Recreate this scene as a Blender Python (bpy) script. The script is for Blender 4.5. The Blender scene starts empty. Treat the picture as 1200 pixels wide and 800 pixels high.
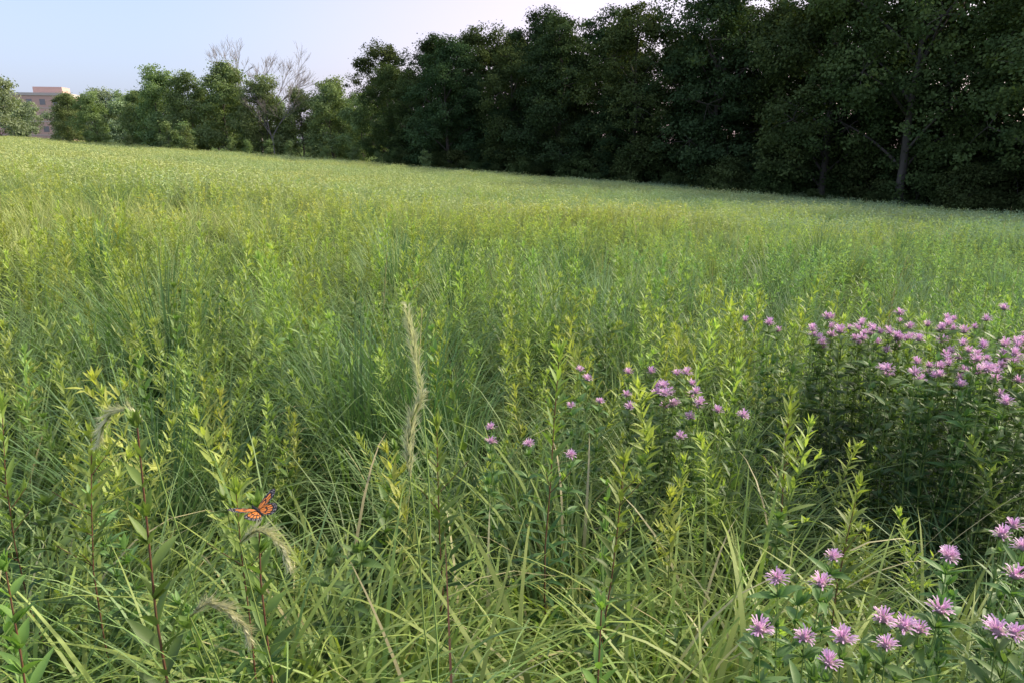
import bpy, math, random
import numpy as np
from mathutils import Vector, Matrix
from math import sin, cos, pi, radians

random.seed(5); np.random.seed(5)
scene = bpy.context.scene
scene.view_settings.view_transform = 'Standard'
scene.view_settings.look = 'None'
scene.view_settings.exposure = 0

# ------------------------------------------------------------------ terrain
def gz(x, y):
    xs = 250*np.tanh(np.asarray(x, float)/250); ys = 300*np.tanh(np.asarray(y, float)/300)
    r = np.sqrt(np.asarray(x)**2+np.asarray(y)**2)
    bump = 0.10*np.sin(x*0.21+1.3)*np.sin(y*0.17+0.4)+0.06*np.sin(x*0.5+y*0.33)
    return -0.0627*xs-0.0238*ys + bump*np.clip(r/15, 0, 1)

# ------------------------------------------------------------------ materials
def nt(name):
    m = bpy.data.materials.new(name); m.use_nodes = True
    m.node_tree.nodes.clear()
    return m, m.node_tree.nodes, m.node_tree.links

def foliage(name, low, high, patch=None, patch2=None, trans=0.35, rough=0.5, vmin=0.72, vmax=1.3, tcol=(1.25, 1.3, 0.55), spec=.4, h0=.484, h1=.516):
    m, N, L = nt(name)
    out = N.new('ShaderNodeOutputMaterial')
    ah = N.new('ShaderNodeAttribute'); ah.attribute_name = 'h'
    ar = N.new('ShaderNodeAttribute'); ar.attribute_name = 'r'
    oi = N.new('ShaderNodeObjectInfo')
    top = None
    hi_out = None
    for pc, an in ((patch, 'pa'), (patch2, 'pb')):      # growth patches plus painted sunlit and shaded field sides, stored per plant
        if pc is None: continue
        ap = N.new('ShaderNodeAttribute'); ap.attribute_type = 'INSTANCER'; ap.attribute_name = an
        m2 = N.new('ShaderNodeMixRGB'); m2.inputs[2].default_value = (*pc, 1)
        if hi_out is None: m2.inputs[1].default_value = (*high, 1)
        else: L.new(hi_out, m2.inputs[1])
        L.new(ap.outputs['Fac'], m2.inputs[0]); hi_out = m2.outputs[0]
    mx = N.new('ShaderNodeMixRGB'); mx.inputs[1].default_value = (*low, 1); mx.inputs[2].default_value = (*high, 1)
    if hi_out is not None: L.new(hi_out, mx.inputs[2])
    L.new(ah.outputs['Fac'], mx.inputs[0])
    hsv = N.new('ShaderNodeHueSaturation')
    ad = N.new('ShaderNodeMath'); ad.operation = 'ADD'
    L.new(ar.outputs['Fac'], ad.inputs[0]); L.new(oi.outputs['Random'], ad.inputs[1])
    mv = N.new('ShaderNodeMapRange'); mv.inputs[1].default_value = 0; mv.inputs[2].default_value = 2
    mv.inputs[3].default_value = vmin; mv.inputs[4].default_value = vmax
    L.new(ad.outputs[0], mv.inputs[0]); L.new(mv.outputs[0], hsv.inputs['Value'])
    mh = N.new('ShaderNodeMapRange'); mh.inputs[3].default_value = h0; mh.inputs[4].default_value = h1
    L.new(oi.outputs['Random'], mh.inputs[0]); L.new(mh.outputs[0], hsv.inputs['Hue'])
    L.new(mx.outputs[0], hsv.inputs['Color']); col = hsv.outputs[0]
    if spec > 0:
        p = N.new('ShaderNodeBsdfPrincipled'); p.inputs['Roughness'].default_value = rough
        p.inputs['Specular IOR Level'].default_value = spec; L.new(col, p.inputs['Base Color'])
    else:
        p = N.new('ShaderNodeBsdfDiffuse'); L.new(col, p.inputs['Color'])
    if trans > 0:
        tm = N.new('ShaderNodeMixRGB'); tm.blend_type = 'MULTIPLY'; tm.inputs[0].default_value = 1; tm.inputs[2].default_value = (*tcol, 1)
        L.new(col, tm.inputs[1])
        t = N.new('ShaderNodeBsdfTranslucent'); L.new(tm.outputs[0], t.inputs[0])
        ms = N.new('ShaderNodeMixShader'); ms.inputs[0].default_value = trans
        L.new(p.outputs[0], ms.inputs[1]); L.new(t.outputs[0], ms.inputs[2]); L.new(ms.outputs[0], out.inputs[0])
    else:
        L.new(p.outputs[0], out.inputs[0])
    return m

def simple(name, col, rough=.6, col2=None, scale=20, bump=0):
    m, N, L = nt(name)
    out = N.new('ShaderNodeOutputMaterial'); p = N.new('ShaderNodeBsdfPrincipled')
    p.inputs['Roughness'].default_value = rough; p.inputs['Base Color'].default_value = (*col, 1)
    if col2:
        tc = N.new('ShaderNodeTexCoord')
        nz = N.new('ShaderNodeTexNoise'); nz.inputs['Scale'].default_value = scale; nz.inputs['Detail'].default_value = 4
        L.new(tc.outputs['Object'], nz.inputs['Vector'])
        mx = N.new('ShaderNodeMixRGB'); mx.inputs[1].default_value = (*col, 1); mx.inputs[2].default_value = (*col2, 1)
        L.new(nz.outputs['Fac'], mx.inputs[0]); L.new(mx.outputs[0], p.inputs['Base Color'])
        if bump:
            b = N.new('ShaderNodeBump'); b.inputs['Strength'].default_value = bump; L.new(nz.outputs['Fac'], b.inputs['Height']); L.new(b.outputs[0], p.inputs['Normal'])
    L.new(p.outputs[0], out.inputs[0])
    return m

M_gold = foliage('goldenrod_leaf', (0.062, 0.13, 0.035), (0.42, 0.53, 0.12), patch=(0.56, 0.61, 0.14), patch2=(0.25, 0.41, 0.15), trans=.40)  # pale tops are leaf colour; low colour also darkened as shade between stems
M_glod = foliage('goldenrod_drift_leaf', (0.13, 0.22, 0.06), (0.44, 0.55, 0.16), patch=(0.60, 0.63, 0.18), patch2=(0.29, 0.45, 0.22), trans=.38, spec=0, vmin=.8, vmax=1.2)  # low colour raised to lift the shade among distant stalks
M_grass = foliage('grass_blade', (0.055, 0.125, 0.04), (0.31, 0.43, 0.14), patch2=(0.21, 0.35, 0.17), trans=.35)  # blade bases darkened to paint shaded gaps in the foreground
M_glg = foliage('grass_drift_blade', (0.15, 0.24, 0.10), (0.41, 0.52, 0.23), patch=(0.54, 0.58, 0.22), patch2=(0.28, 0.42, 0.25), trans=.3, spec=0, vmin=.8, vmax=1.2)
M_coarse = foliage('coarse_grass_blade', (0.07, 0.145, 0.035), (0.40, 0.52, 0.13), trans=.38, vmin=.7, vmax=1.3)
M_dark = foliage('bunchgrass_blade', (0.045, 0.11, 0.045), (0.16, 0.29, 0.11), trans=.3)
M_far = foliage('meadow_far_leaf', (0.28, 0.37, 0.17), (0.46, 0.55, 0.27), patch=(0.60, 0.62, 0.24), patch2=(0.31, 0.45, 0.28), trans=.25, spec=0, vmin=.88, vmax=1.12)  # colours paled to paint distance haze into the far meadow
M_stem = foliage('stem_green', (0.10, 0.16, 0.045), (0.24, 0.32, 0.09), trans=0, spec=0)
M_redstem = simple('stem_red', (0.18, 0.045, 0.04), .5, (0.12, 0.09, 0.04), 30)
M_straw = foliage('straw_blade', (0.36, 0.33, 0.15), (0.52, 0.48, 0.24), trans=.25)
M_rust = foliage('rust_blade', (0.24, 0.10, 0.05), (0.34, 0.18, 0.09), trans=.25)
M_broad = foliage('broad_leaf', (0.05, 0.12, 0.035), (0.23, 0.37, 0.085), trans=.35)
M_bleaf = foliage('bergamot_leaf', (0.038, 0.09, 0.032), (0.16, 0.27, 0.075), trans=.3)
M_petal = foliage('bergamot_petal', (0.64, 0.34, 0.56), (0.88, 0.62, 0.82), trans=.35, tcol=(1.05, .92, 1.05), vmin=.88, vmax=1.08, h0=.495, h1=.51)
M_disc = simple('bergamot_disc', (0.34, 0.15, 0.24), .7, (0.24, 0.23, 0.14), 300)
M_rye = foliage('rye_spike', (0.42, 0.44, 0.24), (0.60, 0.60, 0.38), trans=.35, tcol=(1.1, 1.1, .8))
M_bark = simple('bark', (0.06, 0.05, 0.04), .9, (0.14, 0.12, 0.10), 3)
M_barkp = simple('bare_bark', (0.20, 0.18, 0.17), .9, (0.29, 0.26, 0.25), 3)
M_t1 = foliage('tree_leaf_dark', (0.032, 0.062, 0.026), (0.088, 0.138, 0.056), trans=.15, vmin=.6, vmax=1.35, spec=0)
M_t1b = foliage('tree_leaf_olive', (0.042, 0.070, 0.026), (0.125, 0.165, 0.056), trans=.15, vmin=.6, vmax=1.35, spec=0)
M_t2 = foliage('tree_leaf_mid', (0.11, 0.165, 0.07), (0.28, 0.36, 0.15), trans=.25, vmin=.65, vmax=1.3, spec=0)  # grove green, lightened in the colour to suggest distance haze
M_t3 = foliage('tree_leaf_hazy', (0.19, 0.25, 0.16), (0.35, 0.43, 0.25), trans=.25, spec=0)  # distance haze painted into the leaf colour as a paler green

# ------------------------------------------------------------------ mesh builder
class MB:
    def __init__(s): s.V = []; s.F = []; s.M = []; s.H = []; s.R = []
    def add(s, vs, fs, mat, h=1., r=None):
        o = len(s.V); s.V.extend([tuple(v) for v in vs])
        s.F.extend([tuple(i+o for i in f) for f in fs]); s.M.extend([mat]*len(fs))
        if not isinstance(h, (list, tuple)): h = [h]*len(vs)
        s.H.extend(h); r = random.random() if r is None else r; s.R.extend([r]*len(vs))
    def mesh(s, name, mats, smooth=True):
        me = bpy.data.meshes.new(name); me.from_pydata(s.V, [], s.F)
        for m in mats: me.materials.append(m)
        me.polygons.foreach_set('material_index', s.M)
        for nm, d in (('h', s.H), ('r', s.R)):
            a = me.attributes.new(nm, 'FLOAT', 'POINT'); a.data.foreach_set('value', np.array(d, np.float32))
        if smooth: me.polygons.foreach_set('use_smooth', [True]*len(me.polygons))
        me.update(); return me

def V(*a): return Vector(a)
def rnd(a, b): return random.uniform(a, b)
def azel(a, e): return Vector((cos(a)*cos(e), sin(a)*cos(e), sin(e)))

def leaf(mb, p, d, L, W, droop, mat, h, segs=4, fold=.3, prof=None):
    prof = prof or [.22, .85, 1., .62, 0]
    segs = len(prof)-1
    d = d.normalized(); side = d.cross(V(0, 0, 1))
    if side.length < 1e-3: side = V(1, 0, 0)
    side.normalize()
    tw = rnd(-.5, .5)
    side = Matrix.Rotation(tw, 3, d) @ side
    vs = []; p = p.copy()
    for i in range(segs):
        nrm = side.cross(d); w = W*prof[i]/2
        vs += [p-side*w+nrm*w*fold, p.copy(), p+side*w+nrm*w*fold]
        p += d*(L/segs); d = (d+V(0, 0, -droop/segs)).normalized()
    vs.append(p)
    fs = []
    for i in range(segs-1):
        a = 3*i; fs += [(a, a+1, a+4, a+3), (a+1, a+2, a+5, a+4)]
    a = 3*(segs-1); t = len(vs)-1
    fs += [(a, a+1, t), (a+1, a+2, t)]
    mb.add(vs, fs, mat, h)

def flat(mb, p, d, L, W, mat, h):   # cheap distant leaf: one bent diamond
    d = d.normalized(); side = d.cross(V(0, 0, 1)); side = side.normalized() if side.length > 1e-3 else V(1, 0, 0)
    side = Matrix.Rotation(rnd(-.9, .9), 3, d) @ side
    m = p+d*L*.45
    mb.add([p, m-side*W/2, p+d*L+V(0, 0, -L*.15), m+side*W/2], [(0, 1, 2, 3)], mat, h)

def blade(mb, p, az, tilt, L, W, droop, mat, segs=7, h0=0., h1=1., side_j=.5):
    d = azel(az, pi/2-tilt); p = p.copy(); vs = []; hs = []
    side = V(-sin(az+rnd(-side_j, side_j)), cos(az+rnd(-side_j, side_j)), 0)
    for i in range(segs):
        t = i/segs; w = W*(.55+.45*min(1, t*4))*(1-t**2.5)/2
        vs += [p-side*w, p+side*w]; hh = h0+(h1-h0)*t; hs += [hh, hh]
        p += d*(L/segs); d = (d+V(0, 0, -droop/segs*(.3+1.6*t))+V(cos(az), sin(az), 0)*.05).normalized()
        side = (side-d*side.dot(d)).normalized()
    vs.append(p); hs.append(h1)
    fs = [(2*i, 2*i+1, 2*i+3, 2*i+2) for i in range(segs-1)]+[(2*segs-2, 2*segs-1, 2*segs)]
    mb.add(vs, fs, mat, hs)

def tube(mb, pts, rs, mat, n=4, h=.5):
    vs = []; fs = []
    for i, p in enumerate(pts):
        a = pts[max(0, i-1)]; b = pts[min(len(pts)-1, i+1)]
        d = (b-a).normalized(); u = d.orthogonal().normalized() if abs(d.z) < .2 else (V(1, 0, 0)-d*d.x).normalized(); w = d.cross(u)
        for k in range(n):
            an = 2*pi*k/n; vs.append(p+(u*cos(an)+w*sin(an))*rs[i])
    for i in range(len(pts)-1):
        for k in range(n):
            a = i*n+k; b = i*n+(k+1) % n; fs.append((a, b, b+n, a+n))
    mb.add(vs, fs, mat, h, .5)

def curve(a, b, n, sag=V(0, 0, 0), wob=0):
    r = []
    for i in range(n+1):
        t = i/n; r.append(a.lerp(b, t)+sag*(4*t*(1-t))+V(rnd(-wob, wob), rnd(-wob, wob), 0)*(t*(1-t)*4))
    return r

def at(pts, t):
    f = t*(len(pts)-1); i = min(int(f), len(pts)-2); return pts[i].lerp(pts[i+1], f-i)

# ------------------------------------------------------------------ plants
def goldenrod(mb, base=V(0, 0, 0), H=.95, mleaf=0, mstem=1, n=62, Wm=.0125, Lm=.095, side=True, dark=0.):
    top = base+V(rnd(-.1, .1), rnd(-.1, .1), H)
    pts = curve(base, top, 6, V(rnd(-.04, .04), rnd(-.04, .04), 0), .008)
    tube(mb, pts, [.0032-.002*i/6 for i in range(7)], mstem, 4)
    a = rnd(0, 6)
    for i in range(n):
        t = .14+.86*(i/(n-1))**.8
        a += 2.4+rnd(-.3, .3)
        L = Lm*(1.0-.55*max(0, (t-.6)/.4))*rnd(.75, 1.2)*(.65+.35*min(1, t*2.5))
        el = radians(15+45*t**2+rnd(-14, 14))
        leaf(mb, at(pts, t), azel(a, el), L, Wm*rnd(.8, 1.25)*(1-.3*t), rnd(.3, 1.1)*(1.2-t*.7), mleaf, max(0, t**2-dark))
    for i in range(12):
        leaf(mb, top, azel(rnd(0, 6.3), radians(rnd(35, 85))), rnd(.03, .055), .008, .3, mleaf, 1-dark)
    if side:
        for s in range(random.randint(3, 7)):
            t0 = rnd(.6, .95); az = rnd(0, 6.3); p0 = at(pts, t0); L = rnd(.05, .14)
            p1 = p0+azel(az, radians(50))*L
            tube(mb, [p0, p0.lerp(p1, .5), p1], [.0015, .0012, .001], mstem, 3)
            for j in range(9):
                t = rnd(.2, 1); leaf(mb, p0.lerp(p1, t), azel(rnd(0, 6.3), radians(rnd(25, 75))), rnd(.025, .05), .008, .4, mleaf, .85-dark, prof=[.4, 1, .6, 0])

def goldenrod_lod(mb, H):
    top = V(rnd(-.12, .12), rnd(-.12, .12), H); pts = curve(V(0, 0, 0), top, 3, V(rnd(-.05, .05), rnd(-.05, .05), 0))
    tube(mb, pts, [.004, .003, .003, .002], 1, 3)
    a = 0
    for i in range(34):
        t = .4+.6*(i/33)**.8; a += 2.4
        flat(mb, at(pts, t), azel(a, radians(5+50*t*t+rnd(-20, 20))), (.115-.05*t)*rnd(.8, 1.3), .018, 0, t**1.8)
    for s in range(random.randint(2, 5)):
        p0 = at(pts, rnd(.65, .9))+azel(rnd(0, 6.3), .4)*rnd(.06, .17)
        for j in range(5): flat(mb, p0, azel(rnd(0, 6.3), radians(rnd(0, 70))), rnd(.04, .07), .015, 0, .85)

def tuft(mb, n, L0, L1, W, tilt, dr0, dr1, mat, rad=.06, straw=None, base=V(0, 0, 0), segs=7, ps=.03):
    for i in range(n):
        az = rnd(0, 6.3); r = rad*math.sqrt(random.random())
        p = base+V(cos(az)*r, sin(az)*r, 0)
        m = mat if (straw is None or random.random() > ps) else straw
        blade(mb, p, az+rnd(-.6, .6), tilt*rnd(.15, 1), rnd(L0, L1), W*rnd(.7, 1.3), rnd(dr0, dr1), m, segs=segs)

def broadplant(mb, base, H, mleaf=0, mstem=1, pairs=14, Lm=.085, Wm=.030, tip=None):
    top = base+V(rnd(-.05, .05), rnd(-.05, .05), H)
    pts = curve(base, top, 6, V(rnd(-.04, .04), rnd(-.04, .04), 0), .01)
    tube(mb, pts, [.0045-.003*i/6 for i in range(7)], mstem, 5)
    a = rnd(0, 3)
    for i in range(pairs):
        t = .2+.8*i/(pairs-1); a += 1.57+rnd(-.2, .2)
        for s in (0, pi):
            L = Lm*rnd(.8, 1.15)*(1-.55*max(0, (t-.7)/.3))
            leaf(mb, at(pts, t), azel(a+s, radians(rnd(20, 50)+25*t)), L, Wm*rnd(.8, 1.1)*(1-.4*t), rnd(.2, .9), mleaf, t*t, fold=.35, prof=[.15, .75, 1, .85, .45, 0])
        if i > 5 and random.random() < .5:
            az = a+.8; p0 = at(pts, t)
            for j in range(5): leaf(mb, p0, azel(az+rnd(-.5, .5), radians(rnd(40, 80))), rnd(.03, .05), .012, .3, mleaf, .8)
    for j in range(7): leaf(mb, top, azel(rnd(0, 6.3), radians(rnd(50, 85))), rnd(.03, .05), .012, .1, mleaf, .9)
    return pts

def head(mb, c, up, s=1., mp=2, md=3, ml=0):
    up = up.normalized(); u = up.orthogonal().normalized(); w = up.cross(u)
    vs = []; fs = []; n = 8
    for i in range(5):
        ph = pi*i/4
        for k in range(n):
            a = 2*pi*k/n; vs.append(c+(u*cos(a)+w*sin(a))*sin(ph)*.010*s+up*cos(ph)*.008*s)
    for i in range(4):
        for k in range(n):
            a = i*n+k; b = i*n+(k+1) % n; fs.append((a, b, b+n, a+n))
    mb.add(vs, fs, md, .5)
    for i in range(50):
        a = rnd(0, 6.3); e = rnd(-.15, 1.25)
        d = ((u*cos(a)+w*sin(a))*cos(e)+up*sin(e)).normalized()
        sd = d.cross(up).normalized() if d.cross(up).length > .01 else u
        L = rnd(.015, .026)*s; W = .0030*s
        p = c+d*.006*s; pts = []; dd = d.copy()
        wd = [.5, .6, 1.0, .9]
        for j in range(4):
            pts += [p-sd*W*wd[j]/2, p+sd*W*wd[j]/2]
            p = p+dd*L/3; dd = (dd+up*(.5 if j < 1 else -.55)+V(rnd(-.2, .2), rnd(-.2, .2), 0)).normalized()
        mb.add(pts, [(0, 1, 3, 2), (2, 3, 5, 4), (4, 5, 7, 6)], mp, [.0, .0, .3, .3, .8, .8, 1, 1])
    for i in range(7):
        a = i*.9+rnd(-.2, .2)
        leaf(mb, c-up*.006*s, (u*cos(a)+w*sin(a))+up*.1, .024*s, .010*s, .3, ml, 1.)

def bergamot_stem(mb, base, top, leaves=9, flower=True, s=1., brush=1.):
    pts = curve(base, top, 6, V((base.x-top.x)*-.12, (base.y-top.y)*-.12, 0), .01)
    tube(mb, pts, [.0026-.0012*i/6 for i in range(7)], 1, 4)
    a = rnd(0, 3)
    for i in range(leaves):
        t = .15+.80*i/(leaves-1); a += 1.57+rnd(-.3, .3)
        for sg in (0, pi):
            leaf(mb, at(pts, t), azel(a+sg, radians(rnd(5, 40))), rnd(.05, .075)*brush, rnd(.016, .024)*brush, rnd(.3, 1.), 0, t**2, fold=.3, prof=[.3, 1, .85, .5, 0])
            for k in range(3):
                leaf(mb, at(pts, t), azel(a+sg+rnd(-1, 1), radians(rnd(20, 70))), rnd(.025, .04)*brush, .011, .3, 0, t**2, prof=[.3, 1, .6, 0])
    d = (pts[-1]-pts[-2]).normalized()
    if flower: head(mb, top, d+V(rnd(-.15, .15), rnd(-.15, .15), 0), s)
    else:
        for j in range(8): leaf(mb, top, azel(rnd(0, 6.3), radians(rnd(30, 80))), rnd(.03, .05), .014, .2, 0, 1)

MB_B = [M_bleaf, M_stem, M_petal, M_disc]
scol = scene.collection
def link(name, me, loc=(0, 0, 0), rot=(0, 0, 0), sc=(1, 1, 1)):
    o = bpy.data.objects.new(name, me); o.location = loc; o.rotation_euler = rot; o.scale = sc; scol.objects.link(o); return o

# ---- source meshes
def src(name, me): return bpy.data.objects.new(name, me)
golds = []
for i in range(9):
    mb = MB(); goldenrod(mb, H=rnd(.74, 1.0), n=random.randint(50, 72), Lm=rnd(.07, .115), Wm=rnd(.010, .017)); golds.append(mb.mesh('goldenrod_m', [M_gold, M_stem]))
glod = []
for i in range(6):
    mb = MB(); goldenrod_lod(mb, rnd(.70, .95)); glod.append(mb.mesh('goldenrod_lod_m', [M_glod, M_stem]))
broads = []
for i in range(3):
    mb = MB(); broadplant(mb, V(0, 0, 0), rnd(.78, .92), Lm=rnd(.07, .11), Wm=rnd(.024, .04)); broads.append(mb.mesh('broad_m', [M_broad, M_stem]))
foli = []
for i in range(2):
    mb = MB()
    for k in range(3): bergamot_stem(mb, V(rnd(-.03, .03), rnd(-.03, .03), 0), V(rnd(-.12, .12), rnd(-.12, .12), rnd(.65, .85)), flower=False)
    foli.append(mb.mesh('foli_m', MB_B))
tufts = []
for i in range(4):
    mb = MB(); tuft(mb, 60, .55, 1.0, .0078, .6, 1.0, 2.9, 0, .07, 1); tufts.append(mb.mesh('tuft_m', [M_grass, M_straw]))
tlod = []
for i in range(3):
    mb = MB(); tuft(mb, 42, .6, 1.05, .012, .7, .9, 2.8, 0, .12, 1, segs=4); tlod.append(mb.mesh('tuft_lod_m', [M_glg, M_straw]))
coarse = []
for i in range(4):
    mb = MB(); tuft(mb, 62, .6, 1.12, .0145, .65, 1.0, 3.0, 0, .08, 1, segs=9, ps=.025); coarse.append(mb.mesh('coarse_m', [M_coarse, M_straw]))
darks = []
for i in range(2):
    mb = MB(); tuft(mb, 170, .8, 1.2, .0065, .42, .4, 1.8, 0, .12); darks.append(mb.mesh('dark_m', [M_dark, M_straw]))
culms = []
for i in range(3):
    mb = MB(); top = V(rnd(-.15, .15), rnd(-.15, .15), rnd(1.1, 1.35)); pts = curve(V(0, 0, 0), top, 6, V(.02, .02, 0))
    tube(mb, pts, [.0014]*7, 0, 3, .8)
    for k in range(26):
        t = rnd(.8, 1); p = at(pts, t); blade(mb, p, rnd(0, 6.3), rnd(.1, .5), rnd(.015, .04), .0025, .5, 0, segs=2)
    culms.append(mb.mesh('culm_m', [M_straw]))
fars = []
for i in range(5):
    mb = MB()
    for k in range(54):
        p = V(rnd(-.65, .65), rnd(-.65, .65), 0); H = rnd(.45, .92)
        for j in range(6):
            t = rnd(.5, 1); flat(mb, p+V(rnd(-.06, .06), rnd(-.06, .06), H*t), azel(rnd(0, 6.3), radians(rnd(0, 65))), rnd(.07, .13), rnd(.02, .032), 0, t*t*rnd(.7, 1))
    for k in range(64):
        p = V(rnd(-.65, .65), rnd(-.65, .65), rnd(.15, .4)); blade(mb, p, rnd(0, 6.3), rnd(0, .6), rnd(.3, .6), .020, rnd(.5, 2.), 0, segs=3, h0=.3)
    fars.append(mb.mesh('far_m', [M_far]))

# ---- geometry nodes scatter
def nz(x, y, s, ph=0):
    return (np.sin(x*s+ph)*np.cos(y*s*1.13+ph*2)+np.sin(x*s*2.1-y*s*1.7+ph*3)*.6+np.sin(x*s*.6+y*s*3.3+ph)*.4)/2.0

def scatter(name, pos, rot, scl, idx, meshes):
    n = len(pos); pos = np.asarray(pos, float)
    me = bpy.data.meshes.new(name); me.vertices.add(n); me.vertices.foreach_set('co', np.asarray(pos, np.float32).ravel())
    a = me.attributes.new('rot', 'FLOAT_VECTOR', 'POINT'); a.data.foreach_set('vector', np.asarray(rot, np.float32).ravel())
    a = me.attributes.new('scl', 'FLOAT_VECTOR', 'POINT'); a.data.foreach_set('vector', np.asarray(scl, np.float32).ravel())
    a = me.attributes.new('idx', 'INT', 'POINT'); a.data.foreach_set('value', np.asarray(idx, np.int32))
    x, y = pos[:, 0], pos[:, 1]
    q = x/np.maximum(y, 1)
    pa = np.clip(.32+.8*nz(x*.5, y, .22, .4)+.35*nz(x, y, .9, 2.)-.45*q+np.random.normal(0, .12, n), 0, 1)  # noise is growth; sideways bias paints a yellow sunlit cast on the left
    pb = np.clip(.12+.8*nz(x*.5, y, .16, 2.9)+.4*nz(x, y, .7, .3)+.75*q*np.clip(y/6, 0, 1)+np.random.normal(0, .12, n), 0, .95)  # noise is growth; sideways bias paints cool tree shade on the right
    for nm, dd in (('pa', pa), ('pb', pb)):
        a = me.attributes.new(nm, 'FLOAT', 'POINT'); a.data.foreach_set('value', dd.astype(np.float32))
    me.update()
    col = bpy.data.collections.new(name+'_kinds')
    for i, m in enumerate(meshes): col.objects.link(src('%s_kind_%02d' % (name, i), m))
    ng = bpy.data.node_groups.new(name+'_scatter', 'GeometryNodeTree')
    ng.interface.new_socket('Geometry', in_out='INPUT', socket_type='NodeSocketGeometry')
    ng.interface.new_socket('Geometry', in_out='OUTPUT', socket_type='NodeSocketGeometry')
    N = ng.nodes; L = ng.links
    gi = N.new('NodeGroupInput'); go = N.new('NodeGroupOutput')
    ci = N.new('GeometryNodeCollectionInfo'); ci.inputs['Collection'].default_value = col
    ci.inputs['Separate Children'].default_value = True; ci.inputs['Reset Children'].default_value = True
    ip = N.new('GeometryNodeInstanceOnPoints'); ip.inputs['Pick Instance'].default_value = True
    def na(nm, dt):
        x = N.new('GeometryNodeInputNamedAttribute'); x.data_type = dt; x.inputs['Name'].default_value = nm
        return [o for o in x.outputs if o.enabled][0]
    L.new(gi.outputs[0], ip.inputs['Points']); L.new(ci.outputs[0], ip.inputs['Instance'])
    L.new(na('idx', 'INT'), ip.inputs['Instance Index']); L.new(na('rot', 'FLOAT_VECTOR'), ip.inputs['Rotation']); L.new(na('scl', 'FLOAT_VECTOR'), ip.inputs['Scale'])
    L.new(ip.outputs[0], go.inputs[0])
    o = bpy.data.objects.new(name, me); scol.objects.link(o)
    md = o.modifiers.new('scatter', 'NODES'); md.node_group = ng
    return o

def boundary(x, y):
    r = x/np.maximum(y, .01); d = np.interp(r, [-1.2, -.65, -.45, -.2, 0, .346, .69, 1.2], [130, 128, 98, 90, 72, 53, 38, 26])
    return y*1.0 < d+1

def pts_zone(y0, y1, dens, half=.76, margin=1.0):
    w = half*y1+margin; n = int(2*w*(y1-y0)*dens)
    x = np.random.uniform(-w, w, n); y = np.random.uniform(y0, y1, n)
    k = (np.abs(x) < half*y+margin) & (x*x+y*y > .85**2) & boundary(x, y)
    return x[k], y[k]

def hmap(x, y):
    h = 1+.12*nz(x, y, 1.7, .7)+.11*nz(x, y, .45, 2.)
    d = ((x-1.45)/.62)**2+((y-2.25)/.42)**2
    h = h*(1-.38*np.exp(-d*1.2))
    d = ((x-.1)/.6)**2+((y-1.3)/.5)**2
    h = h*(1-.16*np.exp(-d*1.2))
    return h*np.where(y < 1.15, .93, 1)

def emit(name, x, y, kinds, tilt=.1, s0=.85, s1=1.12, flat_=1.):
    n = len(x); hm = hmap(x, y)*flat_
    pos = np.stack([x, y, gz(x, y)-.01], 1)
    rot = np.stack([np.random.normal(0, tilt, n), np.random.normal(0, tilt, n), np.random.uniform(0, 6.28, n)], 1)
    s = np.random.uniform(s0, s1, n)
    scl = np.stack([s, s, s*hm], 1)
    return scatter(name, pos, rot, scl, np.random.randint(0, len(kinds), n), kinds)

def in_stand(x, y): return (((x-1.95)/.85)**2+((y-3.0)/.5)**2) < 1
def in_coarse(x, y): return (((x-.12)/.6)**2+((y-1.35)/.45)**2) < 1

x, y = pts_zone(.6, 5, 26); x2, y2 = pts_zone(5, 8, 16); x = np.r_[x, x2]; y = np.r_[y, y2]
p = .52+.85*nz(x, y, .9, 1.1)+np.clip((y-2.2)*.3, -.2, .3)
p = np.where(in_coarse(x, y), .06, p); p = np.where(in_stand(x, y), .03, p)
k = np.random.rand(len(x)) < p
emit('goldenrod_meadow', x[k], y[k], golds, .16, .64, 1.15); print('gold', k.sum())
x, y = pts_zone(8, 24, 9, .72); p = .55+.9*nz(x, y, .33, 1.1); k = np.random.rand(len(x)) < p
emit('goldenrod_drift', x[k], y[k], glod, .2, .66, 1.12); print('glod', k.sum())
x, y = pts_zone(.6, 6, 12); p = .66-.7*nz(x, y, .9, 1.1); p = np.where(in_stand(x, y), .05, p)
k = np.random.rand(len(x)) < p
emit('meadow_grass', x[k], y[k], tufts, .14, .7, 1.08)
x, y = pts_zone(6, 24, 6, .72); p = .65-.8*nz(x, y, .33, 1.1); k = np.random.rand(len(x)) < p
emit('meadow_grass_drift', x[k], y[k], tlod, .14, .65, 1.0)
x, y = pts_zone(.7, 5, 6.); k = (np.random.rand(len(x)) < .5)&~in_stand(x, y)&~in_coarse(x, y); emit('broadleaf_forbs', x[k], y[k], broads+foli, .10, .75, 1.08)
n = 40; a = np.random.uniform(0, 6.28, n); r = np.sqrt(np.random.rand(n))
x = .12+.55*r*np.cos(a); y = 1.36+.40*r*np.sin(a)
x = np.r_[x, np.random.uniform(-1.6, 1.3, 34)]; y = np.r_[y, np.random.uniform(.95, 2.3, 34)]
emit('coarse_grass_clump', x, y, coarse, .1, .78, 1.0)
bx = np.array([-.72, -.45, -1.3, -2.0, -1.2, .7, -.6, 3.2, -4.5, 2.4, -7, 5, 9, -3, -11, 1.5, 6]); by = np.array([3.3, 3.4, 2.5, 4.2, 7.5, 8.5, 7.2, 9, 8, 6, 13, 12, 17, 15, 20, 20, 24.])
emit('bunchgrass_clumps', bx, by, darks, .05, .9, 1.1)
x, y = pts_zone(1.8, 30, .2); emit('grass_seed_stalks', x, y, culms, .12, .8, 1.0)
X = []
for (a, b, d) in ((18, 60, 2.0), (60, 130, .9)):
    x, y = pts_zone(a, b, d, .72); X.append((x, y))
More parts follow.
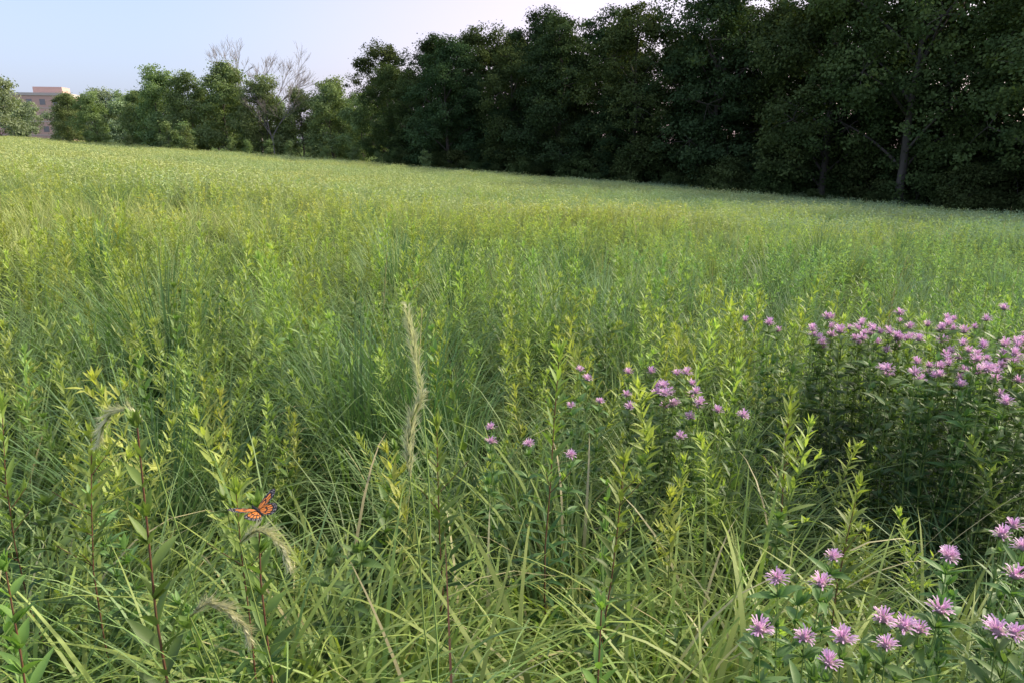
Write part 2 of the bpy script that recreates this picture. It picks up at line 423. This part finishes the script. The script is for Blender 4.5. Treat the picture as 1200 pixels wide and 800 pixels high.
x = np.concatenate([q[0] for q in X]); y = np.concatenate([q[1] for q in X])
n = len(x); s = np.where(y > 60, 1.5, 1.05)*np.random.uniform(.85, 1.15, n)
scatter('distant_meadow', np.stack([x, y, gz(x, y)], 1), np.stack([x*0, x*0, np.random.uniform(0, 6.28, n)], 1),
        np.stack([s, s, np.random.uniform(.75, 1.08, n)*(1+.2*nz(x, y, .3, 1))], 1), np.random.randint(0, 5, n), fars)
print('far tiles', n)

# ------------------------------------------------------------------ bergamot plants (individual)
def bergamot(heads, leaves=10, spread=.45, extra=0, s=1., brush=1.):
    mb = MB(); c = np.mean(np.array(heads), 0)
    for h in heads:
        hx, hy, hz = h
        bx = c[0]+(hx-c[0])*spread+rnd(-.03, .03); by = c[1]+(hy-c[1])*spread+rnd(-.03, .03)
        bergamot_stem(mb, V(bx, by, float(gz(bx, by))), V(hx, hy, hz), leaves, True, s*rnd(.8, 1.12), brush)
    for i in range(extra):
        h = random.choice(heads); hx = h[0]+rnd(-.12, .12); hy = h[1]+rnd(-.12, .12)
        bx = c[0]+(hx-c[0])*spread; by = c[1]+(hy-c[1])*spread
        bergamot_stem(mb, V(bx, by, float(gz(bx, by))), V(hx, hy, h[2]-rnd(.05, .2)), leaves, False, 1, brush)
    link('wild_bergamot', mb.mesh('wild_bergamot', MB_B))
z = .80
near = [[(.735, 1.51), (.565, 1.39), (.66, 1.39)], [(.478, 1.235), (.617, 1.19), (.576, 1.15), (.545, 1.19)],
        [(.688, 1.17), (.737, 1.276), (.754, 1.235), (.794, 1.25), (.865, 1.305)], [(1.006, 1.52), (.973, 1.47), (1.076, 1.40)],
        [(.919, 1.21), (.968, 1.235), (1.02, 1.16)], [(1.167, 1.51), (1.18, 1.60), (1.24, 1.65), (1.3, 1.5)]]
for g in near: bergamot([(a, b, z+rnd(-.015, .015)) for a, b in g], 10, .4, 3)
g = [(random.gauss(.60, .10), random.gauss(2.68, .16), rnd(.74, .84)) for i in range(26)]
bergamot(g[:9], 9, .5, 2, .9); bergamot(g[9:18], 9, .5, 2, .9); bergamot(g[18:], 9, .5, 1, .9)
bergamot([(.277, 2.86, .82), (.30, 2.8, .8), (.33, 2.62, .77), (.22, 2.6, .76)], 9, .4, 1, .9)
bergamot([(-.07, 2.33, .78), (-.07, 2.28, .75), (.055, 2.21, .77), (.18, 2.1, .78)], 9, .4, 1, .9)
for cx, cy, nn in ((1.35, 3.25, 8), (1.6, 3.1, 17), (1.75, 2.85, 15), (1.9, 3.25, 19), (2.05, 2.9, 19), (2.3, 3.15, 16), (2.35, 2.75, 11), (2.6, 3.0, 10), (1.62, 2.65, 6), (1.72, 3.45, 11), (2.15, 3.45, 11), (1.95, 2.6, 6)):
    bergamot([(random.gauss(cx, .13), random.gauss(cy, .13), rnd(.78, .93)) for i in range(nn)], 9, .65, 4, 1.08, 1.15)

# ------------------------------------------------------------------ wild rye
def rye(base, pts_head, name='wild_rye', fat=1.):
    mb = MB(); p0 = V(*base); hp = [V(*q) for q in pts_head]
    st = curve(p0, hp[0], 8, V(0, 0, 0), .01)
    tube(mb, st, [.0026-.0012*i/8 for i in range(9)], 0, 5, .8)
    for t in (.25, .45, .62):
        blade(mb, at(st, t), rnd(0, 6.3), .5, rnd(.2, .32), .008, 1.6, 2)
    tube(mb, hp, [.0016]*len(hp), 0, 4)
    for i in range(110):
        t = i/109; p = at(hp, t); q = at(hp, min(1, t+.05)); ax = (q-at(hp, max(0, t-.05))).normalized()
        u = ax.orthogonal().normalized(); w = ax.cross(u); a = rnd(0, 6.3); o = (u*cos(a)+w*sin(a))
        f = sin(pi*min(1, .12+t*.88))**.5
        leaf(mb, p, ax+o*.4, .015, .0044*f*fat+.001, 0, 1, .6, prof=[.5, 1, 0])
        for j in range(3):
            oo = (u*cos(a+rnd(-.8, .8))+w*sin(a+rnd(-.8, .8)))
            b = p+(ax+o*.35)*.011; d = (ax+oo*rnd(.15, .5)).normalized(); L = rnd(.016, .030)*f
            sd = d.cross(V(.3, .9, .1)).normalized()*.0006
            c1 = b+d*L*.5; c2 = b+d*L+oo*.006
            mb.add([b-sd, b+sd, c1-sd*.8, c1+sd*.8, c2], [(0, 1, 3, 2), (2, 3, 4)], 1, 1.)
    link(name, mb.mesh(name, [M_stem, M_rye, M_grass]))
rye((-.12, 1.12, -.03), [(-.160, 1.25, 1.26), (-.170, 1.262, 1.32), (-.178, 1.27, 1.37), (-.186, 1.28, 1.42)])
rye((-.10, 1.20, -.03), [(-.170, 1.13, 1.165), (-.172, 1.14, 1.21), (-.166, 1.15, 1.26), (-.15, 1.155, 1.30)])
rye((-.55, 1.35, 0), [(-.74, 1.40, 1.16), (-.765, 1.40, 1.185), (-.80, 1.40, 1.185), (-.82, 1.39, 1.155), (-.83, 1.38, 1.12)])
rye((-.35, 1.2, 0), [(-.48, 1.17, 1.02), (-.455, 1.17, 1.045), (-.43, 1.165, 1.045), (-.405, 1.16, 1.02), (-.39, 1.15, .985)])
rye((-.32, 1.1, 0), [(-.53, 1.06, .95), (-.50, 1.06, .975), (-.47, 1.055, .97), (-.44, 1.05, .94), (-.43, 1.05, .91)])
# tall forbs
def forb(x, y, H, kind):
    mb = MB(); b = V(x, y, float(gz(x, y)))
    if kind == 'dogbane': broadplant(mb, b, H, pairs=17, Lm=.09, Wm=.03); link('dogbane_plant', mb.mesh('dogbane_plant', [M_broad, M_redstem]))
    else: goldenrod(mb, b, H, n=80, Lm=.11, Wm=.017, dark=.3); link('tall_goldenrod', mb.mesh('tall_goldenrod', [M_gold, M_redstem]))
for q in ((-.70, 1.22, 1.20, 'dogbane'), (-.80, 1.1, .98, 'dogbane'), (-.47, 1.40, .98, 'dogbane'), (.13, 1.95, 1.20, 'gold'), (.22, 1.75, .98, 'gold'), (-.95, 1.55, 1.0, 'gold'), (-.52, 1.35, .97, 'gold'), (.22, 1.2, .88, 'dogbane'), (-.25, 1.9, 1.0, 'gold'), (.95, 1.9, .9, 'gold'), (-1.15, 1.7, 1.05, 'gold'), (1.0, 2.35, 1.0, 'gold')):
    forb(*q)
# dry and standing blades rising out of the grass (thin, slightly bent)
mb = MB()
for (x, y, az, ti, L, W, dr, m) in ((-.10, 1.10, 1.7, .12, 1.02, .009, .25, 1), (-.02, 1.05, .6, .35, .95, .006, .5, 1), (.12, 1.05, 2.6, .35, .95, .006, .9, 0), (.75, 1.8, .2, .45, 1.25, .0035, .3, 0), (.9, 2.0, .15, .6, 1.3, .003, .3, 0),
                                   (-.05, 1.15, 2.2, .35, 1.05, .012, .7, 0), (-.7, 1.1, 2.9, .5, 1.0, .007, 1.6, 0)):
    blade(mb, V(x, y, -.03), az, ti, L, W, dr, m, segs=12)
link('dry_grass_blades', mb.mesh('dry_grass_blades', [M_straw, M_rust, M_coarse]))
mb = MB()
for i in range(95):
    x = rnd(-1.0, .75); y = rnd(.95, 1.5)
    blade(mb, V(x, y, -.03), rnd(0, 6.3), rnd(.08, .5), rnd(.85, 1.15), rnd(.011, .021), rnd(.6, 2.4), 0, segs=12)
link('broad_grass_blades', mb.mesh('broad_grass_blades', [M_coarse]))

# ------------------------------------------------------------------ monarch butterfly
M_or = simple('monarch_orange', (0.56, 0.17, 0.025), .6, (0.66, 0.23, 0.035), 200)
M_bk = simple('monarch_black', (0.012, 0.010, 0.010), .6)
M_wh = simple('monarch_white', (0.8, 0.8, 0.75), .6)
def monarch(loc, rot):
    root = bpy.data.objects.new('monarch_butterfly', None); scol.objects.link(root); root.location = loc; root.rotation_euler = rot
    root.scale = (1.08,)*3
    fw = [(.3, .1), (1.1, 1.2), (1.9, 3.0), (2.2, 4.3), (2.1, 4.9), (1.6, 5.0), (1.0, 4.5), (.4, 3.7), (.05, 2.7), (-.15, 1.5), (-.1, .1)]
    hw = [(.0, .1), (.1, 1.5), (.05, 2.5), (-.5, 3.15), (-1.3, 3.25), (-2.1, 2.8), (-2.7, 1.9), (-2.7, 1.0), (-1.9, .35), (-.8, .1)]
    def wing(poly, o, sgn, dihed, zoff, name):
        mb = MB(); C = .01
        def P(f, s, z=0): return V(f*C, sgn*(s*C*cos(dihed)), s*C*sin(dihed)+z+zoff)
        n = len(poly); mb.add([P(*q) for q in poly], [tuple(range(n))], 0)
        P2 = np.array(poly); cx, cy = o
        ang = np.unwrap(np.arctan2(P2[:, 1]-cy, P2[:, 0]-cx))
        rad = np.hypot(P2[:, 0]-cx, P2[:, 1]-cy)
        a0, a1 = ang[1], ang[-2]; od = np.argsort(ang)
        R = lambda a: float(np.interp(a, ang[od], rad[od]))
        def wedge(b0, b1, r0, r1, mat):
            for zz in (.00025, -.00025):
                vs = []
                for t in (0, .5, 1):
                    a = b0+(b1-b0)*t; vs.append(P(cx+cos(a)*R(a)*r1*(.96 if t != .5 else 1), cy+sin(a)*R(a)*r1*(.96 if t != .5 else 1), zz))
                for t in (1, .5, 0):
                    a = b0+(b1-b0)*t; vs.append(P(cx+cos(a)*R(a)*r0, cy+sin(a)*R(a)*r0, zz))
                mb.add(vs, [tuple(range(6))], mat)
        N = 6
        for i in range(N):
            b0 = a0+(a1-a0)*(i+.17)/N; b1 = a0+(a1-a0)*(i+.83)/N
            wedge(b0, b1, .50, .76 if not (name.startswith('fore') and i < 2) else .62, 1)
            for rr in (.86, .94):
                wedge(b0+(b1-b0)*.15, b0+(b1-b0)*.4, rr-.015, rr+.015, 2); wedge(b0+(b1-b0)*.65, b0+(b1-b0)*.9, rr-.015, rr+.015, 2)
        for i in range(3):
            b0 = a0+(a1-a0)*(i+.12)/3; b1 = a0+(a1-a0)*(i+.88)/3; wedge(b0, b1, .12, .43, 1)
        ob = bpy.data.objects.new(name, mb.mesh(name, [M_bk, M_or, M_wh], False)); scol.objects.link(ob); ob.parent = root
    for sgn, nm in ((1, 'left'), (-1, 'right')):
        wing(fw, (.1, .0), sgn, .30, .001, 'forewing_'+nm); wing(hw, (-.1, 0), sgn, .22, -.0003, 'hindwing_'+nm)
    mb = MB()
    pr = [(.019, .0005), (.018, .0018), (.015, .0022), (.012, .0016), (.009, .003), (.003, .0034), (-.001, .002), (-.007, .0025), (-.014, .0022), (-.020, .0013), (-.023, .0003)]
    tube(mb, [V(a, 0, 0) for a, b in pr], [b for a, b in pr], 0, 10)
    for s in (1, -1):
        tube(mb, [V(.018, s*.001, .001), V(.026, s*.005, .004), V(.033, s*.009, .006), V(.035, s*.010, .0065)], [.0003, .00025, .0004, .0007], 0, 4)
        for j, fx in enumerate((.010, .006, .002)):
            tube(mb, [V(fx, s*.002, -.002), V(fx+.003, s*.008, -.004), V(fx+.001, s*.009, -.014)], [.0004, .0003, .0002], 0, 4)
    ob = bpy.data.objects.new('body', mb.mesh('body', [M_bk])); scol.objects.link(ob); ob.parent = root
monarch((-.50, 1.32, 1.005), (radians(-4), radians(-12), radians(140)))

# ------------------------------------------------------------------ trees
def quads_mesh(name, mb, LP, LN, ls, mats, lh, leafmat=1):
    n = len(LP)
    nrm = LN/np.linalg.norm(LN, axis=1, keepdims=True)
    t = np.cross(nrm, np.random.normal(size=(n, 3))); t /= np.linalg.norm(t, axis=1, keepdims=True); b = np.cross(nrm, t)
    s = (ls*np.random.uniform(.6, 1.25, n))[:, None]
    vs = np.stack([LP-t*s*.5, LP+b*s*.32, LP+t*s*.5, LP-b*s*.32], 1).reshape(-1, 3)
    o = len(mb.V); v0 = np.array(mb.V, np.float32).reshape(-1, 3)
    allv = np.vstack([v0, vs]); nf0 = len(mb.F)
    me = bpy.data.meshes.new(name)
    me.vertices.add(len(allv)); me.vertices.foreach_set('co', allv.astype(np.float32).ravel())
    loops = np.concatenate([np.array(mb.F, np.int32).ravel(), np.arange(o, o+4*n, dtype=np.int32)])
    nf = nf0+n
    me.loops.add(len(loops)); me.loops.foreach_set('vertex_index', loops)
    me.polygons.add(nf); me.polygons.foreach_set('loop_start', np.arange(nf, dtype=np.int32)*4)
    me.polygons.foreach_set('material_index', np.r_[np.zeros(nf0, np.int32), np.full(n, leafmat, np.int32)])
    for m in mats: me.materials.append(m)
    a = me.attributes.new('h', 'FLOAT', 'POINT'); a.data.foreach_set('value', np.r_[np.array(mb.H), np.repeat(lh, 4)].astype(np.float32))
    a = me.attributes.new('r', 'FLOAT', 'POINT'); a.data.foreach_set('value', np.r_[np.array(mb.R), np.repeat(np.random.rand(n), 4)].astype(np.float32))
    me.update(); me.validate(); return me

def tree_mesh(name, H, R, base, nl=11, nc=26, nlf=120, ls=.17, leafm=None, trunk_r=.22, cr=.75, skirt=.25):
    mb = MB(); lean = V(rnd(-.5, .5), rnd(-.5, .5), H*.8)
    tp = curve(V(0, 0, -.3), lean, 8, V(rnd(-.3, .3), rnd(-.3, .3), 0), .08)
    tube(mb, tp, [trunk_r*(1.25 if i == 0 else 1)*(1-.85*i/8) for i in range(9)], 0, 8)
    C = []; D = []
    for i in range(nl):
        f = (i+.5)/nl; zc = base+(H-base)*(.06+.84*f); pr = R*math.sqrt(max(.05, sin(pi*(skirt+(.97-skirt)*f))))
        az = i*2.4+rnd(-.5, .5); rr = pr*rnd(.42, .70) if i < nl-1 else .1
        lr = R*rnd(.28, .52)*(1 if f < .7 else .8)
        c = V(cos(az)*rr, sin(az)*rr, min(zc, H-lr*.9))
        s = at(tp, min(.95, max(.12, (c.z-1.2*rnd(.8, 1.5))/(H*.8)*.85)))
        br = curve(s, c, 4, V(0, 0, .25), .1); tube(mb, br, [trunk_r*.38*(1-.7*k/4) for k in range(5)], 0, 5)
        for k in range(nc):
            d = V(random.gauss(0, 1), random.gauss(0, 1), random.gauss(0, 1)+.15).normalized()
            pp = c+Vector((d.x*lr, d.y*lr, d.z*lr*.8))*rnd(.6, 1.08)
            if pp.z < .35: continue
            C.append(pp[:]); D.append(d[:])
            if k % 5 == 0: tube(mb, [c, c.lerp(pp, .55)+V(0, 0, .1), pp], [trunk_r*.10, trunk_r*.06, .012], 0, 4)
    C = np.array(C); D = np.array(D); m = len(C); rad = np.random.uniform(.6, 1.3, m)*cr
    hl = np.random.uniform(.1, 1, m)
    ii = np.repeat(np.arange(m), nlf); n = len(ii)
    off = np.random.normal(size=(n, 3))*.48*rad[ii][:, None]; off[:, 2] *= .62
    LP = C[ii]+off; LN = D[ii]*.8+np.random.normal(size=(n, 3))*.7+np.array([0, 0, .5])
    lh = np.clip(hl[ii]*.7+np.random.rand(n)*.3, 0, 1)
    LP[:, 2] = np.maximum(LP[:, 2], .1)
    return quads_mesh(name, mb, LP, LN, ls, [M_bark, leafm], lh)

big = [tree_mesh('oak_m', 16, rnd(5., 5.8), 1.0, 16, 28, 105, .22, (M_t1, M_t1b)[i % 2], .26) for i in range(4)]
trk = [tree_mesh('oak_high_m', 16.5, 5.6, 3.0, 15, 28, 105, .20, M_t1b, .26) for i in range(2)]
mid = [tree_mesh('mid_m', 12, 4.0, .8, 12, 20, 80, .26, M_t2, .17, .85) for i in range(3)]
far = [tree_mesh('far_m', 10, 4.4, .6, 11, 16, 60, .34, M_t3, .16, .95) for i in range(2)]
shr = [tree_mesh('shrub_m', 3.6, 2.1, .1, 8, 14, 75, .18, M_t1b, .05, .55) for i in range(2)]
sap = [tree_mesh('sap_m', 3.2, .9, .5, 6, 9, 40, .15, M_t2, .035, .38) for i in range(2)]

def put(name, me, x, y, s=1., sz=None):
    s *= rnd(.95, 1.05); link(name, me, (x, y, float(gz(x, y))-.05), (0, 0, rnd(0, 6.28)), (s, s, (sz or s)))
front = [(40, 18, 1.0), (36.5, 25, 1.05), (33, 32, 1.05), (28.5, 39, 1.05), (24.5, 46, 1.1), (20.5, 52.5, 1.02), (15, 58, 1.06), (9.5, 62.5, .90), (4.5, 67, .92), (-.5, 71, .80), (-5.5, 75, .84), (-10.5, 79, .68)]
for i, (x, y, s) in enumerate(front): put('oak_tree', trk[i % 2] if i < 5 else big[i % 4], x+rnd(-1, 1), y+rnd(-1, 1), s)
for i, (x, y, s) in enumerate(front): put('oak_tree', big[(i+1) % 4], x+5.0+rnd(-1.5, 1.5), y+5.0+rnd(-1.5, 1.5), s*rnd(.92, 1.18))
for i in range(7, 12): x, y, s = front[i]; put('oak_tree', big[(i+3) % 4], x-.5, y-1.5+2.5, s*.62)
for x, y, s in ((-13.5, 84, .74), (-8, 82, .95), (-3, 79, .93), (3, 75, 1.0), (9, 71, 1.03), (24, 62, 1.0), (29.5, 57, 1.0), (34.5, 51, 1.05), (39, 45, 1.0), (43, 37, 1.0), (19, 67, 1.)): put('oak_tree', big[random.randint(0, 3)], x, y, s)
P = []
fx = np.array([f[0] for f in front]); fy = np.array([f[1] for f in front])
for row, off in ((0, -2.6), (1, 1.0), (2, 5.0), (3, 9.5), (3, 14.5)):
    for t in np.arange(0, 11, .36 if row else .42):
        x = np.interp(t, range(12), fx)+off*.75+rnd(-.9, .9); y = np.interp(t, range(12), fy)+off*.66+rnd(-.9, .9)
        P.append((x, y, rnd(.8, 1.35) if row else rnd(.3, .9)))
P = np.array(P); m = len(P)
scatter('understory_shrubs', np.stack([P[:, 0], P[:, 1], gz(P[:, 0], P[:, 1])-.05], 1), np.stack([P[:, 0]*0, P[:, 0]*0, np.random.uniform(0, 6.28, m)], 1),
        np.repeat(P[:, 2:3], 3, 1), np.random.randint(0, 2, m), shr)
# left grove
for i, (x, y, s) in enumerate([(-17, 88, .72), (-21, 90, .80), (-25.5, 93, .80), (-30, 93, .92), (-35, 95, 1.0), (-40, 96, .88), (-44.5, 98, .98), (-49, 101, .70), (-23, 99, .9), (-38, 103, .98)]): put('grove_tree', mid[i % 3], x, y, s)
put('tall_oak_tree', big[1], -16, 96, .90, .97)
for x in range(-62, -14, 5): put('grove_tree', mid[(x//5) % 3], x+rnd(-1, 1), 107+rnd(-2, 2), rnd(.65, .8))
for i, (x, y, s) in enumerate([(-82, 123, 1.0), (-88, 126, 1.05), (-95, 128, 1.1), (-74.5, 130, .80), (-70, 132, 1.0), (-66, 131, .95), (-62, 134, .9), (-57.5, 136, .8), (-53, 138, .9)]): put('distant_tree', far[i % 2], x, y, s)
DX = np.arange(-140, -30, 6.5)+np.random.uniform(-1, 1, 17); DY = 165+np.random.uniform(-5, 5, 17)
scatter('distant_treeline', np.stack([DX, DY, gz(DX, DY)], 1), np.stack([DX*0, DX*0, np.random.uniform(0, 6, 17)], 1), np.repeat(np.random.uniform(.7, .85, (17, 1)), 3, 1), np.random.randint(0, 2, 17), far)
for i, (x, y, s) in enumerate([(-39, 87, 1.2), (-36.5, 86, 1.1), (-37.5, 88, 1.3), (-29, 84, .7), (-27, 85, .75), (-24.5, 84, .8), (-22.5, 85, .7), (-20, 82, .75), (-17, 82, .8), (-31.5, 86, .8), (-46, 92, .7), (-14, 80, .7), (-8, 70, .8)]): put('sapling_tree', sap[i % 2], x, y, s)
def bare(mb, p, d, L, r, lv):
    q = p+d*L; mid_ = p.lerp(q, .5)+V(rnd(-1, 1), rnd(-1, 1), 0)*L*.05
    tube(mb, [p, mid_, q], [r, r*.8, r*.6], 0, 5 if lv > 2 else 3)
    if lv == 0: return
    for i in range(3 if lv > 1 else 4):
        nd = (d+V(random.gauss(0, .36), random.gauss(0, .36), random.gauss(.18, .2))).normalized()
        bare(mb, p.lerp(q, rnd(.55, 1)) if i else q, nd, L*rnd(.66, .84), max(.016, r*.58), lv-1)
mb = MB(); bare(mb, V(0, 0, 0), V(0, 0, 1), 5.2, .22, 6)
bt = mb.mesh('bare_tree', [M_barkp]); zt = max(v.co.z for v in bt.vertices)
put('bare_tree', bt, -32.5, 99, 15.2/zt); put('bare_tree', bt, -28.5, 91.5, 10/zt)

# ------------------------------------------------------------------ building
root = bpy.data.objects.new('brick_building', None); scol.objects.link(root); root.location = (-129, 200, float(gz(-129, 200)))
root.rotation_euler = (0, 0, radians(12))
M_brick = simple('brick', (0.54, 0.36, 0.31), .85, (0.60, 0.42, 0.36), 2); M_conc = simple('concrete_trim', (0.56, 0.52, 0.48), .8, (0.48, 0.45, 0.42), 2); M_glass = simple('window_glass', (0.22, 0.22, 0.24), .15)
def box(name, x0, x1, y0, y1, z0, z1, mat):
    mb = MB(); v = [V(x, y, z) for z in (z0, z1) for x, y in ((x0, y0), (x1, y0), (x1, y1), (x0, y1))]
    mb.add(v, [(3, 2, 1, 0), (4, 5, 6, 7), (0, 1, 5, 4), (1, 2, 6, 5), (2, 3, 7, 6), (3, 0, 4, 7)], 0)
    o = bpy.data.objects.new(name, mb.mesh(name, [mat], False)); scol.objects.link(o); o.parent = root
box('walls', -13, 13, 0, 14, -1, 10.6, M_brick); box('parapet', -13.2, 13.2, -.2, 14.2, 10.6, 11.3, M_conc); box('roof_plant_room', 4, 11, 4, 10, 11.3, 13, M_brick)
for f in range(3):
    box('floor_band_%d' % f, -13.05, 13.05, -.06, 0, .6+f*3.4, .8+f*3.4, M_conc)
    for i in range(8): box('window_%d_%d' % (f, i), -12+i*3.1, -10.7+i*3.1, -.05, 0, 1.5+f*3.4, 2.9+f*3.4, M_glass)

# ------------------------------------------------------------------ ground
n = 161; e = np.linspace(-1, 1, n); gx = np.sign(e)*np.abs(e)**2*600; GX, GY = np.meshgrid(gx, gx+0); GZ = gz(GX, GY)
vs = np.stack([GX.ravel(), GY.ravel(), GZ.ravel()], 1)
fs = [(j*n+i, j*n+i+1, (j+1)*n+i+1, (j+1)*n+i) for j in range(n-1) for i in range(n-1)]
me = bpy.data.meshes.new('ground'); me.from_pydata(vs.tolist(), [], fs); me.polygons.foreach_set('use_smooth', [True]*len(fs))
m, N, L = nt('meadow_soil')
out = N.new('ShaderNodeOutputMaterial'); p = N.new('ShaderNodeBsdfDiffuse')
geo = N.new('ShaderNodeNewGeometry'); n1 = N.new('ShaderNodeTexNoise'); n1.inputs['Scale'].default_value = 6; n1.inputs['Detail'].default_value = 4
L.new(geo.outputs['Position'], n1.inputs['Vector'])
cr = N.new('ShaderNodeValToRGB'); cr.color_ramp.elements[0].position = .35; cr.color_ramp.elements[0].color = (.035, .055, .02, 1); cr.color_ramp.elements[1].position = .7; cr.color_ramp.elements[1].color = (.13, .19, .06, 1)
L.new(n1.outputs['Fac'], cr.inputs[0]); L.new(cr.outputs[0], p.inputs['Color']); L.new(p.outputs[0], out.inputs[0])
me.materials.append(m); link('ground', me)

# ------------------------------------------------------------------ sky, sun, camera
EL, AZ = radians(33), radians(70)
w = bpy.data.worlds.new('World'); scene.world = w; w.use_nodes = True
N = w.node_tree.nodes; L = w.node_tree.links; N.clear()
out = N.new('ShaderNodeOutputWorld'); bg = N.new('ShaderNodeBackground'); sk = N.new('ShaderNodeTexSky'); sk.sky_type = 'NISHITA'
sk.sun_disc = False; sk.sun_elevation = EL; sk.sun_rotation = AZ; sk.air_density = 1.0; sk.dust_density = 3.0; sk.ozone_density = 1.5
bg.inputs[1].default_value = .15
# summer haze veil: bluish away from the sun, pinkish towards the sun's azimuth (world directions)
tc = N.new('ShaderNodeTexCoord'); dp = N.new('ShaderNodeVectorMath'); dp.operation = 'DOT_PRODUCT'; dp.inputs[1].default_value = (sin(AZ), cos(AZ), 0)
L.new(tc.outputs['Generated'], dp.inputs[0])
mr = N.new('ShaderNodeMapRange'); mr.inputs[1].default_value = -.12; mr.inputs[2].default_value = .42; mr.interpolation_type = 'SMOOTHSTEP'
L.new(dp.outputs['Value'], mr.inputs[0])
vc = N.new('ShaderNodeMixRGB'); vc.inputs[1].default_value = (2.1, 2.35, 3.7, 1); vc.inputs[2].default_value = (4.0, 2.75, 3.3, 1)
L.new(mr.outputs[0], vc.inputs[0])
hz = N.new('ShaderNodeMixRGB'); hz.blend_type = 'ADD'; hz.inputs[0].default_value = 1
L.new(sk.outputs[0], hz.inputs[1]); L.new(vc.outputs[0], hz.inputs[2]); L.new(hz.outputs[0], bg.inputs[0]); L.new(bg.outputs[0], out.inputs[0])
ld = bpy.data.lights.new('sun', 'SUN'); ld.energy = 5; ld.angle = radians(2.0); ld.color = (1, .90, .70)
lo = bpy.data.objects.new('sun', ld); scol.objects.link(lo)
s = V(sin(AZ)*cos(EL), cos(AZ)*cos(EL), sin(EL)); lo.rotation_euler = s.to_track_quat('Z', 'Y').to_euler(); lo.location = (20, 10, 30)
cd = bpy.data.cameras.new('camera'); cd.lens = 26; cd.sensor_width = 36; cd.clip_end = 2000; cd.clip_start = .02
co = bpy.data.objects.new('camera', cd); scol.objects.link(co); co.location = (0, 0, 1.7); co.rotation_euler = (radians(90-14.9), 0, 0)
scene.camera = co
